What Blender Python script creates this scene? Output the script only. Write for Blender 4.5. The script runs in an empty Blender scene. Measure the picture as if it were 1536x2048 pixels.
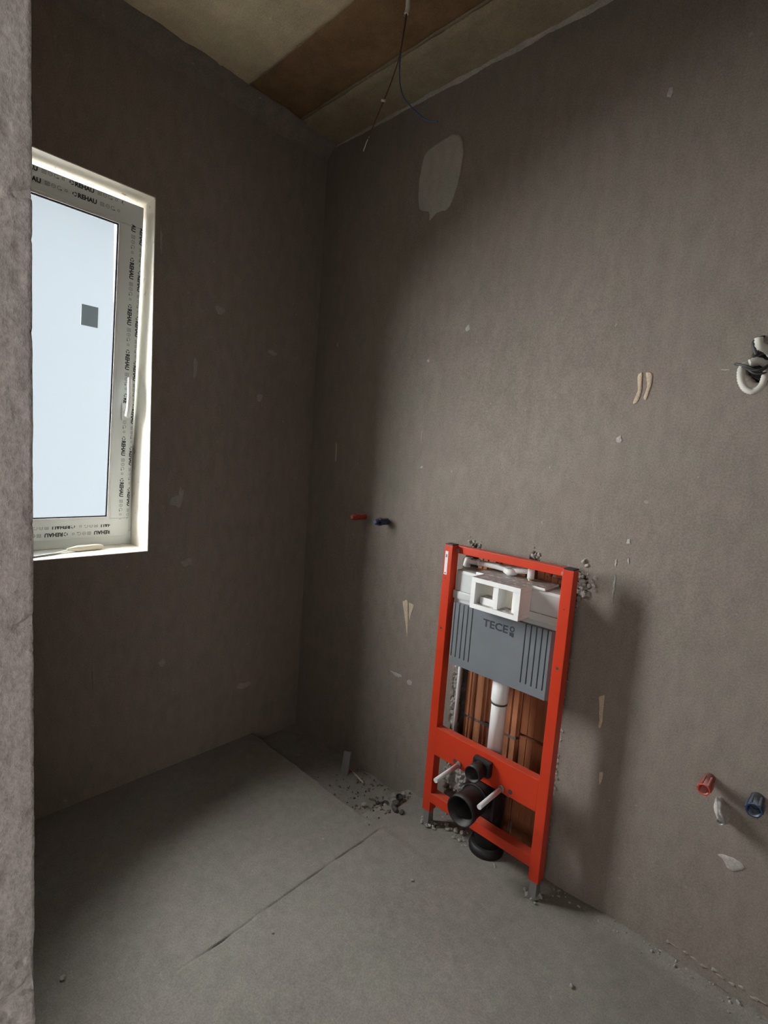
import bpy, bmesh, math, random
from mathutils import Vector, Matrix, noise
random.seed(7)
sc = bpy.context.scene
COL = sc.collection

# ------------------------------------------------------------------ camera
cam_d = bpy.data.cameras.new('camera'); cam = bpy.data.objects.new('camera', cam_d); COL.objects.link(cam)
YAW, PITCH, ROLL = math.radians(132.757), math.radians(-6.301), math.radians(4.181)
F = Vector((math.cos(PITCH)*math.cos(YAW), math.cos(PITCH)*math.sin(YAW), math.sin(PITCH)))
R0 = Vector((math.sin(YAW), -math.cos(YAW), 0)); U0 = R0.cross(F)
RR = math.cos(ROLL)*R0 + math.sin(ROLL)*U0; UU = -math.sin(ROLL)*R0 + math.cos(ROLL)*U0
M3 = Matrix((RR, UU, -F)).transposed()
cam.matrix_world = Matrix.Translation((2.1079, -1.6847, 1.4638)) @ M3.to_4x4()
cam_d.sensor_fit = 'VERTICAL'; cam_d.sensor_height = 24.0; cam_d.sensor_width = 18.0
cam_d.lens = 1013.16/2048*24.0; cam_d.clip_start = 0.02
sc.camera = cam

# ------------------------------------------------------------------ light
w = bpy.data.worlds.new('overcast_sky'); sc.world = w; w.use_nodes = True
bg = w.node_tree.nodes['Background']; bg.inputs[0].default_value = (0.86, 0.93, 1.0, 1); bg.inputs[1].default_value = 0.58
sun_d = bpy.data.lights.new('soft_daylight', 'SUN'); sun = bpy.data.objects.new('soft_daylight', sun_d); COL.objects.link(sun)
sun_d.energy = 63.0; sun_d.angle = math.radians(80); sun_d.color = (1.0, 0.985, 0.96)
sun.rotation_euler = Vector((1.0, 0.50, -0.56)).to_track_quat('-Z', 'Y').to_euler()
ha_d = bpy.data.lights.new('hall_side_fill', 'AREA'); ha = bpy.data.objects.new('hall_side_fill', ha_d); COL.objects.link(ha)  # unseen side light, added to brighten the jamb and spare the far wall
ha_d.shape = 'RECTANGLE'; ha_d.size = 0.8; ha_d.size_y = 1.6; ha_d.energy = 22.0; ha_d.color = (1.0, 0.96, 0.93)
ha.location = (3.62, -2.40, 1.5); ha.rotation_euler = Vector((-1, 0, 0)).to_track_quat('-Z', 'Y').to_euler()
hb_d = bpy.data.lights.new('hall_back_window_daylight', 'AREA'); hb = bpy.data.objects.new('hall_back_window_daylight', hb_d); COL.objects.link(hb)
hb_d.shape = 'RECTANGLE'; hb_d.size = 1.1; hb_d.size_y = 1.4; hb_d.energy = 24.0; hb_d.color = (1.0, 0.95, 0.92)
hb.location = (2.6, -4.22, 1.6); hb.rotation_euler = Vector((0, 1, 0)).to_track_quat('-Z', 'Z').to_euler()
vs = sc.view_settings
vs.view_transform = 'Standard'; vs.look = 'None'; vs.gamma = 1.0; vs.use_curve_mapping = False; vs.exposure = 0.0

# ------------------------------------------------------------------ helpers
def tag(o, label=None, cat=None, group=None, kind=None):
    if label: o['label'] = label
    if cat: o['category'] = cat
    if group: o['group'] = group
    if kind: o['kind'] = kind
    return o
def empty(name, loc, label, cat, group=None):
    o = bpy.data.objects.new(name, None); COL.objects.link(o); o.location = loc
    o.empty_display_size = 0.05
    return tag(o, label, cat, group)
def obj(name, bm, mat, parent=None, smooth=False, normals=True):
    me = bpy.data.meshes.new(name)
    if normals: bmesh.ops.recalc_face_normals(bm, faces=bm.faces)
    bm.to_mesh(me); bm.free()
    if smooth:
        for p in me.polygons: p.use_smooth = True
    for m in (mat if isinstance(mat, (list, tuple)) else [mat]): me.materials.append(m)
    o = bpy.data.objects.new(name, me); COL.objects.link(o)
    if parent:
        o.parent = parent
        if parent.type == 'EMPTY': o.matrix_parent_inverse = Matrix.Translation(-Vector(parent.location))
    return o
def bx(bm, a, b, bev=0.0, mi=0):
    r = bmesh.ops.create_cube(bm, size=1.0); vsx = r['verts']
    for v in vsx:
        v.co = Vector((a[i] + (v.co[i] + 0.5)*(b[i]-a[i]) for i in range(3)))
    fs = {f for v in vsx for f in v.link_faces}
    for f in fs: f.material_index = mi
    if bev > 0:
        es = list({e for v in vsx for e in v.link_edges})
        bmesh.ops.bevel(bm, geom=es, offset=bev, segments=2, affect='EDGES', profile=0.6)
    return bm
def frames(pts):
    """parallel-transport frames for a path"""
    n = len(pts); ts = []
    for i in range(n):
        t = (pts[min(i+1, n-1)] - pts[max(i-1, 0)]).normalized(); ts.append(t)
    a = Vector((0, 0, 1)) if abs(ts[0].z) < .9 else Vector((1, 0, 0))
    u = (a - ts[0]*a.dot(ts[0])).normalized(); out = []
    for t in ts:
        u = (u - t*u.dot(t)).normalized(); out.append((t, u, t.cross(u)))
    return out
def tube(bm, pts, r, seg=12, caps=True, mi=0):
    pts = [Vector(p) for p in pts]; fr = frames(pts); rings = []
    rs = r if isinstance(r, (list, tuple)) else [r]*len(pts)
    for p, (t, u, v), rad in zip(pts, fr, rs):
        rings.append([bm.verts.new(p + (u*math.cos(a)+v*math.sin(a))*rad) for a in [2*math.pi*k/seg for k in range(seg)]])
    for A, B in zip(rings, rings[1:]):
        for k in range(seg):
            f = bm.faces.new((A[k], A[(k+1) % seg], B[(k+1) % seg], B[k])); f.material_index = mi; f.smooth = True
    if caps:
        for q in (rings[0], rings[-1]):
            f = bm.faces.new(q); f.material_index = mi
    return bm
def hollow(bm, pts, r, th, seg=24):
    """open-ended pipe with wall thickness"""
    pts = [Vector(p) for p in pts]; fr = frames(pts)
    rs = r if isinstance(r, (list, tuple)) else [r]*len(pts)
    def rg(p, f, rad): return [bm.verts.new(p + (f[1]*math.cos(a)+f[2]*math.sin(a))*rad) for a in [2*math.pi*k/seg for k in range(seg)]]
    O = [rg(p, f, q) for p, f, q in zip(pts, fr, rs)]; I = [rg(p, f, q-th) for p, f, q in zip(pts, fr, rs)]
    for L in (O, I):
        for A, B in zip(L, L[1:]):
            for k in range(seg):
                f = bm.faces.new((A[k], A[(k+1) % seg], B[(k+1) % seg], B[k])); f.smooth = True
    for e in (0, -1):
        for k in range(seg): bm.faces.new((O[e][k], O[e][(k+1) % seg], I[e][(k+1) % seg], I[e][k]))
    return bm
def arc(c, a, b, r, n=8, rev=False):
    """quarter bend centre c, from c+a*r to c+b*r"""
    c = Vector(c); a = Vector(a); b = Vector(b)
    return [c + (a*math.cos(t)+b*math.sin(t))*r for t in [math.pi/2*k/n for k in range(n+1)]]
def smoothpath(pts, n=8):
    pts = [Vector(p) for p in pts]; out = []
    for i in range(len(pts)-1):
        p0 = pts[max(i-1, 0)]; p1 = pts[i]; p2 = pts[i+1]; p3 = pts[min(i+2, len(pts)-1)]
        for k in range(n):
            t = k/n
            out.append(0.5*((2*p1)+(p2-p0)*t+(2*p0-5*p1+4*p2-p3)*t*t+(3*p1-p0-3*p2+p3)*t**3))
    out.append(pts[-1]); return out
def fbm(x, y, z=0.0, o=3):
    v = 0; a = 1; s = 0
    for i in range(o):
        v += a*noise.noise(Vector((x*2**i, y*2**i, z*2**i+i*17.3))); s += a; a *= .5
    return v/s

# ------------------------------------------------------------------ materials
def mat(name, base, rough=0.6, metal=0.0, spec=0.5):
    m = bpy.data.materials.new(name); m.use_nodes = True
    b = m.node_tree.nodes['Principled BSDF']
    b.inputs['Base Color'].default_value = (*base, 1); b.inputs['Roughness'].default_value = rough
    b.inputs['Metallic'].default_value = metal; b.inputs['Specular IOR Level'].default_value = spec
    return m
def nd(m, t): return m.node_tree.nodes.new(t)
def lk(m, a, b): m.node_tree.links.new(a, b)
def ramp(m, fac, stops):
    r = nd(m, 'ShaderNodeValToRGB'); e = r.color_ramp.elements
    while len(e) < len(stops): e.new(0.5)
    for i, (p, c) in enumerate(stops): e[i].position = p; e[i].color = (*c, 1)
    lk(m, fac, r.inputs[0]); return r.outputs[0]
def noise_tex(m, scale, detail=4, rough=.55, stretch=(1, 1, 1), off=(0, 0, 0), dist=0.0):
    tc = nd(m, 'ShaderNodeTexCoord'); mp = nd(m, 'ShaderNodeMapping')
    mp.inputs['Scale'].default_value = stretch; mp.inputs['Location'].default_value = off
    lk(m, tc.outputs['Object'], mp.inputs[0])
    n = nd(m, 'ShaderNodeTexNoise'); n.inputs['Scale'].default_value = scale; n.inputs['Detail'].default_value = detail
    n.inputs['Roughness'].default_value = rough; n.inputs['Distortion'].default_value = dist
    lk(m, mp.outputs[0], n.inputs['Vector']); return n.outputs['Fac']
def mixc(m, fac, a, b, mode='MIX'):
    x = nd(m, 'ShaderNodeMix'); x.data_type = 'RGBA'; x.blend_type = mode
    for s, v in ((0, fac), (6, a), (7, b)):
        if hasattr(v, 'node'): lk(m, v, x.inputs[s])
        elif isinstance(v, tuple): x.inputs[s].default_value = (*v, 1)
        else: x.inputs[s].default_value = v
    return x.outputs[2]
def bump(m, h, strength, dist=0.01, prev=None):
    b = nd(m, 'ShaderNodeBump'); b.inputs['Strength'].default_value = strength; b.inputs['Distance'].default_value = dist
    lk(m, h, b.inputs['Height'])
    if prev is not None: lk(m, prev, b.inputs['Normal'])
    return b.outputs[0]
def bsdf(m): return m.node_tree.nodes['Principled BSDF']
def mul(c, k): return tuple(x*k for x in c)

def plaster(name, c, contrast=0.18, big=1.6, stretch=(1, 1, 1), bmp=0.35, speck=True, mid=.45, ms=26):
    m = mat(name, c, 0.92, spec=0.15)
    n1 = noise_tex(m, big, 5, .6, stretch)
    col = ramp(m, n1, [(0.3, mul(c, 1-contrast)), (0.5, c), (0.72, tuple(min(1, x*(1+contrast)) for x in mul(c, 1.0)))])
    n2 = noise_tex(m, ms, 4, .65, (1, 1, .45))
    col = mixc(m, mid, col, ramp(m, n2, [(0.35, mul(c, .72)), (0.65, mul(c, 1.25))]))
    n3 = noise_tex(m, 210, 3, .7)
    col = mixc(m, 0.30, col, ramp(m, n3, [(0.36, mul(c, .45)), (0.64, mul(c, 1.5))]))
    tn = noise_tex(m, 5.5, 3, .6, off=(11, 4, 2)); col = mixc(m, .10, col, ramp(m, tn, [(.38, (c[0]*1.25, c[1]*.9, c[2]*.95)), (.62, (c[0]*.85, c[1]*1.05, c[2]*.8))]))
    if speck:
        n4 = noise_tex(m, 46, 2, .4, off=(3, 1, 7))
        sp = ramp(m, n4, [(0.73, (0, 0, 0)), (0.78, (1, 1, 1))])
        col = mixc(m, sp, col, mul(c, 1.35))
    lk(m, col, bsdf(m).inputs['Base Color'])
    nb = bump(m, n2, bmp*.5, .006); nb = bump(m, n3, bmp, .0015, nb)
    lk(m, nb, bsdf(m).inputs['Normal']); return m
WALLC = (0.254, 0.219, 0.191)
M = {}
M['wall'] = plaster('grey_brown_plaster', WALLC, .16, 1.4, (1, 1, .6))
M['floor'] = plaster('cement_screed', (0.238, 0.219, 0.197), .28, 2.6)
M['ceil_tan'] = plaster('ceiling_tan', (0.58, 0.49, 0.34), .4, 3.2, (1, 1, 1), .6, True, .7, 11)
M['ceil_brown'] = plaster('ceiling_brown_stain', (0.235, 0.145, 0.078), .6, 5.0, (1, 1.4, 1), .8, True, .7, 11)
M['ceil_grey'] = plaster('ceiling_grey_tan', (0.34, 0.28, 0.195), .3, 3.0, (1, 1, 1), .5, True, .7, 11)
M['cove'] = plaster('cove_mortar', (0.44, 0.40, 0.37), .5, 9.0, (1, 1, 1), .9)
M['jamb'] = plaster('jamb_mortar', (0.295, 0.272, 0.262), .22, 9.0, (1, 1, 1), .8, True, .6, 60)
M['patch'] = plaster('pale_plaster_patch', (0.43, 0.40, 0.365), .16, 7, (1, 1, 1), .2, False)
M['smear'] = plaster('cream_smear', (0.56, 0.47, 0.35), .15, 30, (1, 1, 1), .2, False)
M['smear_w'] = plaster('whitish_smear', (0.42, 0.40, 0.375), .2, 30, (1, 1, 1), .3, False)
M['crumb'] = plaster('crumbly_mortar', (0.36, 0.345, 0.32), .55, 40, (1, 1, 1), 1.0)
M['mortar'] = plaster('dark_mortar', (0.17, 0.15, 0.13), .4, 20, (1, 1, 1), .8)
M['stone'] = plaster('rubble_stone', (0.36, 0.34, 0.31), .3, 30, (1, 1, 1), .6, False)
M['stone_d'] = plaster('dark_rubble', (0.10, 0.095, 0.09), .3, 30, (1, 1, 1), .6, False)
def reveal_mat():
    m = mat('white_reveal_plaster', (.85, .8, .73), .85, spec=.2)
    n = noise_tex(m, 6, 5, .6)
    col = ramp(m, n, [(.3, (.74, .67, .59)), (.5, (.84, .79, .71)), (.75, (.88, .84, .78))])
    n2 = noise_tex(m, 30, 3, .6, off=(5, 2, 1)); col = mixc(m, ramp(m, n2, [(.66, (0, 0, 0)), (.74, (1, 1, 1))]), col, (.40, .32, .27))
    lk(m, col, bsdf(m).inputs['Base Color']); lk(m, bump(m, noise_tex(m, 60), .3, .003), bsdf(m).inputs['Normal']); return m
M['reveal'] = reveal_mat()
def brick_mat(name, c):
    m = mat(name, c, .9, spec=.15)
    n = noise_tex(m, 14, 4, .6, (1, 1, .5)); col = ramp(m, n, [(.3, mul(c, .7)), (.55, c), (.75, mul(c, 1.25))])
    n2 = noise_tex(m, 18, 3, .5, (1.6, 1, .35), (4, 4, 4)); col = mixc(m, ramp(m, n2, [(.66, (0, 0, 0)), (.72, (.8, .8, .8))]), col, (.42, .37, .32))
    lk(m, col, bsdf(m).inputs['Base Color']); lk(m, bump(m, noise_tex(m, 120, 3, .7), .4, .002), bsdf(m).inputs['Normal']); return m
M['brick'] = brick_mat('terracotta_block', (.46, .20, .105))
M['brick_d'] = brick_mat('terracotta_block_dark', (.27, .10, .048))
def dusty(name, c, rough, dust, amt=.75, metal=0, wear=None):
    """paint or plastic with dust lying on upward faces"""
    m = mat(name, c, rough, metal)
    g = nd(m, 'ShaderNodeNewGeometry'); s = nd(m, 'ShaderNodeSeparateXYZ'); lk(m, g.outputs['True Normal'], s.inputs[0])
    n = noise_tex(m, 45, 4, .65); up = ramp(m, s.outputs['Z'], [(.55, (0, 0, 0)), (.8, (1, 1, 1))])
    k = mixc(m, 1.0, up, ramp(m, n, [(.25, (0, 0, 0)), (.5, (amt, amt, amt))]), 'MULTIPLY')
    n2 = noise_tex(m, 8, 4, .6, off=(2, 5, 3)); base = mixc(m, .5, c, ramp(m, n2, [(.3, mul(c, .82)), (.7, mul(c, 1.1))]))
    if wear:
        n3 = noise_tex(m, 70, 3, .6, off=(9, 1, 2)); base = mixc(m, ramp(m, n3, [(.74, (0, 0, 0)), (.79, (1, 1, 1))]), base, wear)
    col = mixc(m, k, base, dust); lk(m, col, bsdf(m).inputs['Base Color']); return m
DUST = (.26, .22, .19)
M['red'] = dusty('red_powder_coat', (.60, .042, .011), .42, (.45, .16, .11), .3, wear=(.58, .12, .07))
M['white'] = dusty('white_plastic', (.90, .90, .89), .4, DUST, .95)
M['cream'] = dusty('cream_plastic', (.84, .81, .69), .5, DUST, .6)
M['tank'] = dusty('grey_white_tank_plastic', (.62, .64, .635), .35, DUST, .85)
M['foam'] = dusty('grey_foam_insulation', (.175, .192, .212), .95, (.26, .25, .24), .4)
M['ink'] = mat('dark_logo_print', (.035, .042, .055), .7)
M['black'] = dusty('black_plastic_pipe', (.007, .007, .008), .55, (.05, .047, .043), .6)
M['rubber_and_holes'] = mat('dark_rubber_and_hole_shade', (.05, .05, .05), .7)  # real rubber parts, also the dark colour painted in for holes
M['zinc'] = dusty('galvanised_steel', (.36, .36, .35), .5, (.4, .38, .36), .5, .7)
M['brass'] = mat('brass', (.45, .30, .12), .4, .9)
M['sleeve'] = dusty('pale_rod_sleeve', (.66, .64, .65), .6, (.5, .47, .45), .4, wear=(.3, .29, .29))
M['sticker'] = mat('white_sticker', (.78, .76, .74), .5)
M['green'] = mat('green_dot', (.03, .22, .10), .5)
M['redplug'] = dusty('red_plug_plastic', (.42, .05, .03), .5, (.5, .42, .4), .4, wear=(.6, .4, .36))
M['blueplug'] = dusty('navy_plug_plastic', (.02, .035, .085), .45, (.4, .42, .45), .35, wear=(.35, .38, .45))
M['pvc'] = mat('window_pvc', (.77, .81, .79), .4)
M['film'] = mat('film_print_black', (.03, .04, .04), .6)
M['film2'] = mat('film_print_grey', (.22, .24, .23), .6)
M['gasket'] = mat('dark_gasket', (.010, .012, .020), .8, spec=.1)
M['handle'] = mat('white_handle', (.80, .80, .78), .3)
M['wire_brown'] = mat('brown_wire', (.13, .035, .015), .5)
M['wire_blue'] = mat('blue_wire', (.035, .09, .22), .5)
M['cable'] = mat('pale_cable', (.60, .58, .52), .6)
M['cable_d'] = mat('dark_cable', (.05, .05, .055), .5)
M['blade'] = mat('steel_blade', (.70, .72, .74), .28, 1.0)
M['kh'] = dusty('worn_tan_handle', (.55, .50, .38), .6, (.62, .60, .55), .6)
def glass_mat():
    m = bpy.data.materials.new('frosted_glass'); m.use_nodes = True
    nt = m.node_tree; nt.nodes.clear()
    out = nt.nodes.new('ShaderNodeOutputMaterial'); mx = nt.nodes.new('ShaderNodeMixShader')
    tr = nt.nodes.new('ShaderNodeBsdfTransparent'); tl = nt.nodes.new('ShaderNodeBsdfTranslucent')
    tr.inputs[0].default_value = (.93, .98, 1, 1); tl.inputs[0].default_value = (.82, .92, .97, 1)
    mx.inputs[0].default_value = .017
    nt.links.new(tr.outputs[0], mx.inputs[1]); nt.links.new(tl.outputs[0], mx.inputs[2]); nt.links.new(mx.outputs[0], out.inputs[0])
    return m
M['glass'] = glass_mat()
def label_mat():
    m = mat('grey_glass_label', (.30, .31, .30), .8); nt = m.node_tree
    mx = nt.nodes.new('ShaderNodeMixShader'); tr = nt.nodes.new('ShaderNodeBsdfTransparent'); tr.inputs[0].default_value = (.9, .95, 1, 1)
    mx.inputs[0].default_value = .25; out = nt.nodes['Material Output']
    nt.links.new(bsdf(m).outputs[0], mx.inputs[1]); nt.links.new(tr.outputs[0], mx.inputs[2]); nt.links.new(mx.outputs[0], out.inputs[0]); return m
M['label_grey'] = label_mat()

# ------------------------------------------------------------------ structure
H = 2.937; X1 = 2.75; YN = -1.574; TH = 0.2
XJ = 1.60            # door jamb face
WY0, WY1, WZ0, WZ1 = -1.46, -.824, 1.0, 2.386   # window opening

# floor: one continuous relief mesh for the bathroom, flat slab for the hall
TRX0, TRX1, TRY = -.1, .83, -.275
def floor_z(x, y):
    z = .0035*fbm(x*1.7, y*1.7, 1.0) + .0012*fbm(x*9, y*9, 4.0)
    e = TRY + .012*fbm(x*9, 3.3, 0)
    kx = min(1, max(0, (x-TRX0)/.03))*min(1, max(0, (TRX1+.05*fbm(y*14, 9.1, 2)-x)/.07))
    if y > e: z -= kx*min(1, (y-e)/.010)*(.050 - .016*fbm(x*14, y*14, 2) - .006*fbm(x*60, y*60, 5))
    cx = .907 + .008*fbm(y*5, 1.7, 0) + .003*fbm(y*30, 8, 0)
    if -1.12 < y < -.24:
        a = min(1, (y+1.12)/.12, (-.24-y)/.03)
        d = x-cx
        z += a*(.0065/(1+math.exp(-d*500)))*max(0, 1-max(0, d)/.45) - a*.010*math.exp(-((d+.003)/.0045)**2)*max(0, .55+.9*noise.noise(Vector((0, y*14, 5))))
    d = math.hypot(x-1.243, y+.035)                               # collar round the drain
    # low ridge of set mortar where floor meets the far wall
    z += .016*math.exp(-((y)/.03)**2)*max(0, min(1, (x-1.55)/.15))*(1+.7*fbm(x*12, 2, 2))
    return z
def grid(nx, ny, fn, mi=0):
    bm = bmesh.new(); V = [[bm.verts.new(fn(i/nx, j/ny)) for j in range(ny+1)] for i in range(nx+1)]
    for i in range(nx):
        for j in range(ny):
            f = bm.faces.new((V[i][j], V[i+1][j], V[i+1][j+1], V[i][j+1])); f.smooth = True
    return bm
def lines(a, b, step, dense):
    out = [a]
    while out[-1] < b: out.append(out[-1]+(dense[2] if dense[0] < out[-1] < dense[1] else step))
    return out
FXL = lines(-.02, X1+.02, .010, (.875, .945, .0022)); FYL = lines(-1.80, .04, .009, (-.30, -.25, .004))
bm = bmesh.new(); FV = [[bm.verts.new((x, y, floor_z(x, y) if y > YN else 0)) for y in FYL] for x in FXL]
for i in range(len(FXL)-1):
    for j in range(len(FYL)-1):
        bm.faces.new((FV[i][j], FV[i+1][j], FV[i+1][j+1], FV[i][j+1])).smooth = True
bx(bm, (-.02, -4.4, -.2), (3.8, -1.79, 0)); bx(bm, (-.02, -1.80, -.2), (X1+.02, .04, -.06))
floor = tag(obj('floor', bm, M['floor'], normals=False), 'grey cement screed floor with a raised joint line and dark trench', 'floor', kind='structure')

# far wall (carries the cistern frame) with a ragged hole broken through the plaster
HX0, HX1, HZ = 1.008, 1.455, 1.127
def in_hole(x, z):
    e = .016*fbm(x*22, z*22, 3, 3)
    zt = HZ + .012*fbm(x*30, 1, 1)
    if x > HX1-.02: e = e*.8+.050*max(0, 1-((z-1.075)/.055)**2)*(1+.5*fbm(z*40, 4, 4))
    zz = zt+abs(e)*.3
    for qx, qw in ((1.298, .020), (1.050, .018), (1.478, .022)): zz += .034*max(0, 1-((x-qx)/qw)**2)
    return HX0-e*.5 < x < HX1+e and z < zz
NX, NZ = 300, 320
bm = bmesh.new(); V = {}
def wv(i, j):
    if (i, j) not in V:
        x = -.02 + i*(X1+.04)/NX; z = -.06 + j*(H+.08)/NZ
        jit = Vector((noise.noise(Vector((x*140, z*140, 1))), 0, noise.noise(Vector((x*140, z*140, 9)))))*.003
        y = .0035*fbm(x*1.3, z*1.3, 7) + .0009*fbm(x*16, z*7, 3)
        V[i, j] = bm.verts.new(Vector((x, y, z))+jit)
    return V[i, j]
for i in range(NX):
    for j in range(NZ):
        x = -.02 + (i+.5)*(X1+.04)/NX; z = -.06 + (j+.5)*(H+.08)/NZ
        if in_hole(x, z): continue
        # cable outlet hole
        if math.hypot(x-1.888, (z-1.775)*.75) < .036+.006*fbm(x*40, z*40, 1): continue
        f = bm.faces.new((wv(i, j), wv(i+1, j), wv(i+1, j+1), wv(i, j+1))); f.smooth = True
be = [e for e in bm.edges if len(e.link_faces) == 1]
r = bmesh.ops.extrude_edge_only(bm, edges=be)
for g in r['geom']:
    if isinstance(g, bmesh.types.BMVert): g.co.y = .12
bx(bm, (-.3, .12, -.2), (X1+.2, .26, H+.2))
wall_far = tag(obj('wall_far', bm, M['wall']), 'grey brown plastered wall with rough broken opening behind the red frame', 'wall', kind='structure')

# left wall with window opening
bm = bmesh.new(); T = -.34
for (a, b) in (((T, WY1, -.2), (0, .06, H+.2)), ((T, -1.80, -.2), (0, WY0, H+.2)), ((T, WY0, -.2), (0, WY1, WZ0)), ((T, WY0, WZ1), (0, WY1, H+.2))):
    bx(bm, a, b)
bmesh.ops.remove_doubles(bm, verts=bm.verts, dist=1e-5)
wall_left = tag(obj('wall_left', bm, M['wall']), 'dark plastered wall with the tall narrow window', 'wall', kind='structure')

# near wall: door jamb with block joints and a chipped arris
bm = bmesh.new()
JZ = [1.30, .947, .594, .241, 1.653, 2.006]
def jamb(u, v):
    z = -.05 + v*2.25; s = u*(.2+.10)                              # s runs from inside face round the arris along the jamb face
    low = max(.12, min(1, (1.25-z)/.5)); chip = low*(.004*max(0, fbm(z*13, 5, 2)+.1) + .002*fbm(z*60, 1, 6))
    if s < .10: x = XJ-.10+s; y = YN
    else: x = XJ; y = YN-(s-.10)
    n = .0016*fbm(y*60, z*40, x*10, 3) + .0022*fbm(y*18, z*14, 3)
    pit = max(0, noise.noise(Vector((y*150, z*95, 2)))-.34)*.022*(.3+low)
    g = 0
    for q in JZ: g += math.exp(-((z-q-.35*(y-YN)-.006*fbm(y*30, q, 1))/.0042)**2)
    d = abs(s-.10)
    if s >= .10: x += n*(1+low) - pit*(1.0+low) - .016*g*(.7+.8*noise.noise(Vector((y*60, z, 4)))) - chip*math.exp(-(d/.006)**2)
    if d < .03: y -= chip*math.exp(-(d/.010)**2)
    return (x, y, z)
bm = grid(90, 620, jamb)
bx(bm, (-.05, YN-TH+.002, -.2), (XJ-.006, YN-.0, H+.2))
bx(bm, (XJ-.05, YN-TH+.002, 2.15), (2.5, YN, H+.2)); bx(bm, (2.5, YN-TH+.002, -.2), (X1+.2, YN, H+.2))
wall_near = tag(obj('wall_near', bm, M['jamb'], normals=False), 'rough grey door jamb of the partition wall with chipped edge', 'wall', kind='structure')
tag(obj('wall_right', bx(bmesh.new(), (X1, YN-.05, -.2), (X1+.2, .06, H+.2)), M['wall']), 'plain plastered side wall of the bathroom', 'wall', kind='structure')
# hall behind the camera
HB = -4.2; HXL, HXR = .0, 3.6
tag(obj('wall_hall_left', bx(bmesh.new(), (HXL-.34, HB, -.2), (HXL, YN-TH-.02, H+.2)), M['wall']), 'plastered hall wall', 'wall', kind='structure')
bm = bmesh.new()
bx(bm, (HXR, HB, -.2), (HXR+.2, -2.80, H+.2)); bx(bm, (HXR, -2.0, -.2), (HXR+.2, YN-TH+.1, H+.2)); bx(bm, (HXR, -2.80, -.2), (HXR+.2, -2.0, .7)); bx(bm, (HXR, -2.80, 2.3), (HXR+.2, -2.0, H+.2))  # opening cut here for the added side light
tag(obj('wall_hall_right', bm, M['wall']), 'plastered hall wall with opening added for the side fill light', 'wall', kind='structure')
tag(obj('wall_hall_front', bx(bmesh.new(), (X1, YN-TH, -.2), (HXR, YN-TH+.15, H+.2)), M['wall']), 'plastered hall wall', 'wall', kind='structure')
bm = bmesh.new()
bx(bm, (HXL-.3, HB-.2, -.2), (2.05, HB, H+.2)); bx(bm, (3.15, HB-.2, -.2), (3.8, HB, H+.2)); bx(bm, (2.05, HB-.2, -.2), (3.15, HB, .9)); bx(bm, (2.05, HB-.2, 2.3), (3.15, HB, H+.2))
tag(obj('wall_hall_back', bm, M['wall']), 'plastered hall wall with opening added for the side fill light', 'wall', kind='structure')

# unseen pale ground, added to bounce daylight up through the window
tag(obj('ground', bx(bmesh.new(), (-16, -12, -3.3), (-.40, 10, -3.1)), mat('bounce_ground', (.52, .49, .45), .9)), 'unseen pale ground added outside to bounce light in', 'ground', kind='structure')

# ceiling slab and its plank-like bands
ceiling = tag(obj('ceiling', bx(bmesh.new(), (-.34, HB-.2, H+.012), (3.8, .26, H+.25)), M['ceil_grey']), 'stained raw concrete ceiling', 'ceiling', kind='structure')
def ceil_panel(y0, y1, zoff, m, seed):
    def f(u, v):
        x = -.01 + u*(X1+.02); y = y0+v*(y1-y0)
        edge = min(v, 1-v)*(y1-y0)
        yy = y + (.006*fbm(x*16, seed, 2) if edge < .004 else 0)
        return (x, yy, H+zoff - .003*fbm(x*4, y*4, seed) - .0015*fbm(x*25, y*25, seed) + (.012*math.exp(-(edge/.004)**2)))
    return obj('ceiling_panel', grid(180, max(12, int((y1-y0)*70)), f), m, ceiling)
ceil_panel(-1.60, -.482, -.004, M['ceil_tan'], 3.1)
ceil_panel(-.476, -.212, .002, M['ceil_brown'], 5.7)
ceil_panel(-.206, .02, -.006, M['ceil_grey'], 8.2)
# rough mortar cove where walls meet the ceiling
def cove(p0, p1, inward, w0, h0, seed):
    p0 = Vector(p0); p1 = Vector(p1); inward = Vector(inward); L = (p1-p0).length
    def f(u, v):
        q = p0.lerp(p1, u); t = u*L
        fade = min(1, .45+.55*t/.9) if seed < 4 else 1
        kk = 1 if seed < 4 else .4
        ww = fade*w0*(1+kk*(.7*fbm(t*6, seed, 1))); hh = fade*h0*(1+kk*(.8*fbm(t*7, seed, 7)+.3*fbm(t*40, seed, 3)))
        a = v; s = .014*fbm(t*20, v*5, seed)
        return q + inward*(ww*(1-a)**1.6 + .3*s) + Vector((0, 0, -hh*a**1.6 + s*.7*(1-abs(2*a-1))))
    return grid(int(L*110), 10, f)
bm = cove((0, 0.004, H-.004), (X1, 0.004, H-.004), (0, -1, 0), .030, .024, 2.2)
tag(obj('trim_1', bm, M['cove']), 'pale crumbly mortar cove along the far wall and ceiling', 'trim', kind='structure')
bm = cove((0.0, YN, H-.004), (0.0, 0.0, H-.004), (1, 0, 0), .085, .06, 6.2)
tag(obj('trim_2', bm, M['wall']), 'rough mortar cove along the window wall and ceiling', 'trim', kind='structure')
# white plastered window reveal
bm = bmesh.new(); RX = -.20; t = .012
bx(bm, (RX, WY0-.005, WZ0-t), (-.0008, WY1+.005, WZ0+.003))
bx(bm, (RX, WY0-.005, WZ1-.003), (-.0008, WY1+.005, WZ1+t))
bx(bm, (RX, WY1-.003, WZ0-t), (-.0008, WY1+t, WZ1+t))
bx(bm, (RX, WY0-t, WZ0-t), (-.0008, WY0+.003, WZ1+t))
tag(obj('trim_3', bm, M['reveal']), 'white plastered window reveal and sill', 'trim', kind='structure')

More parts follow.
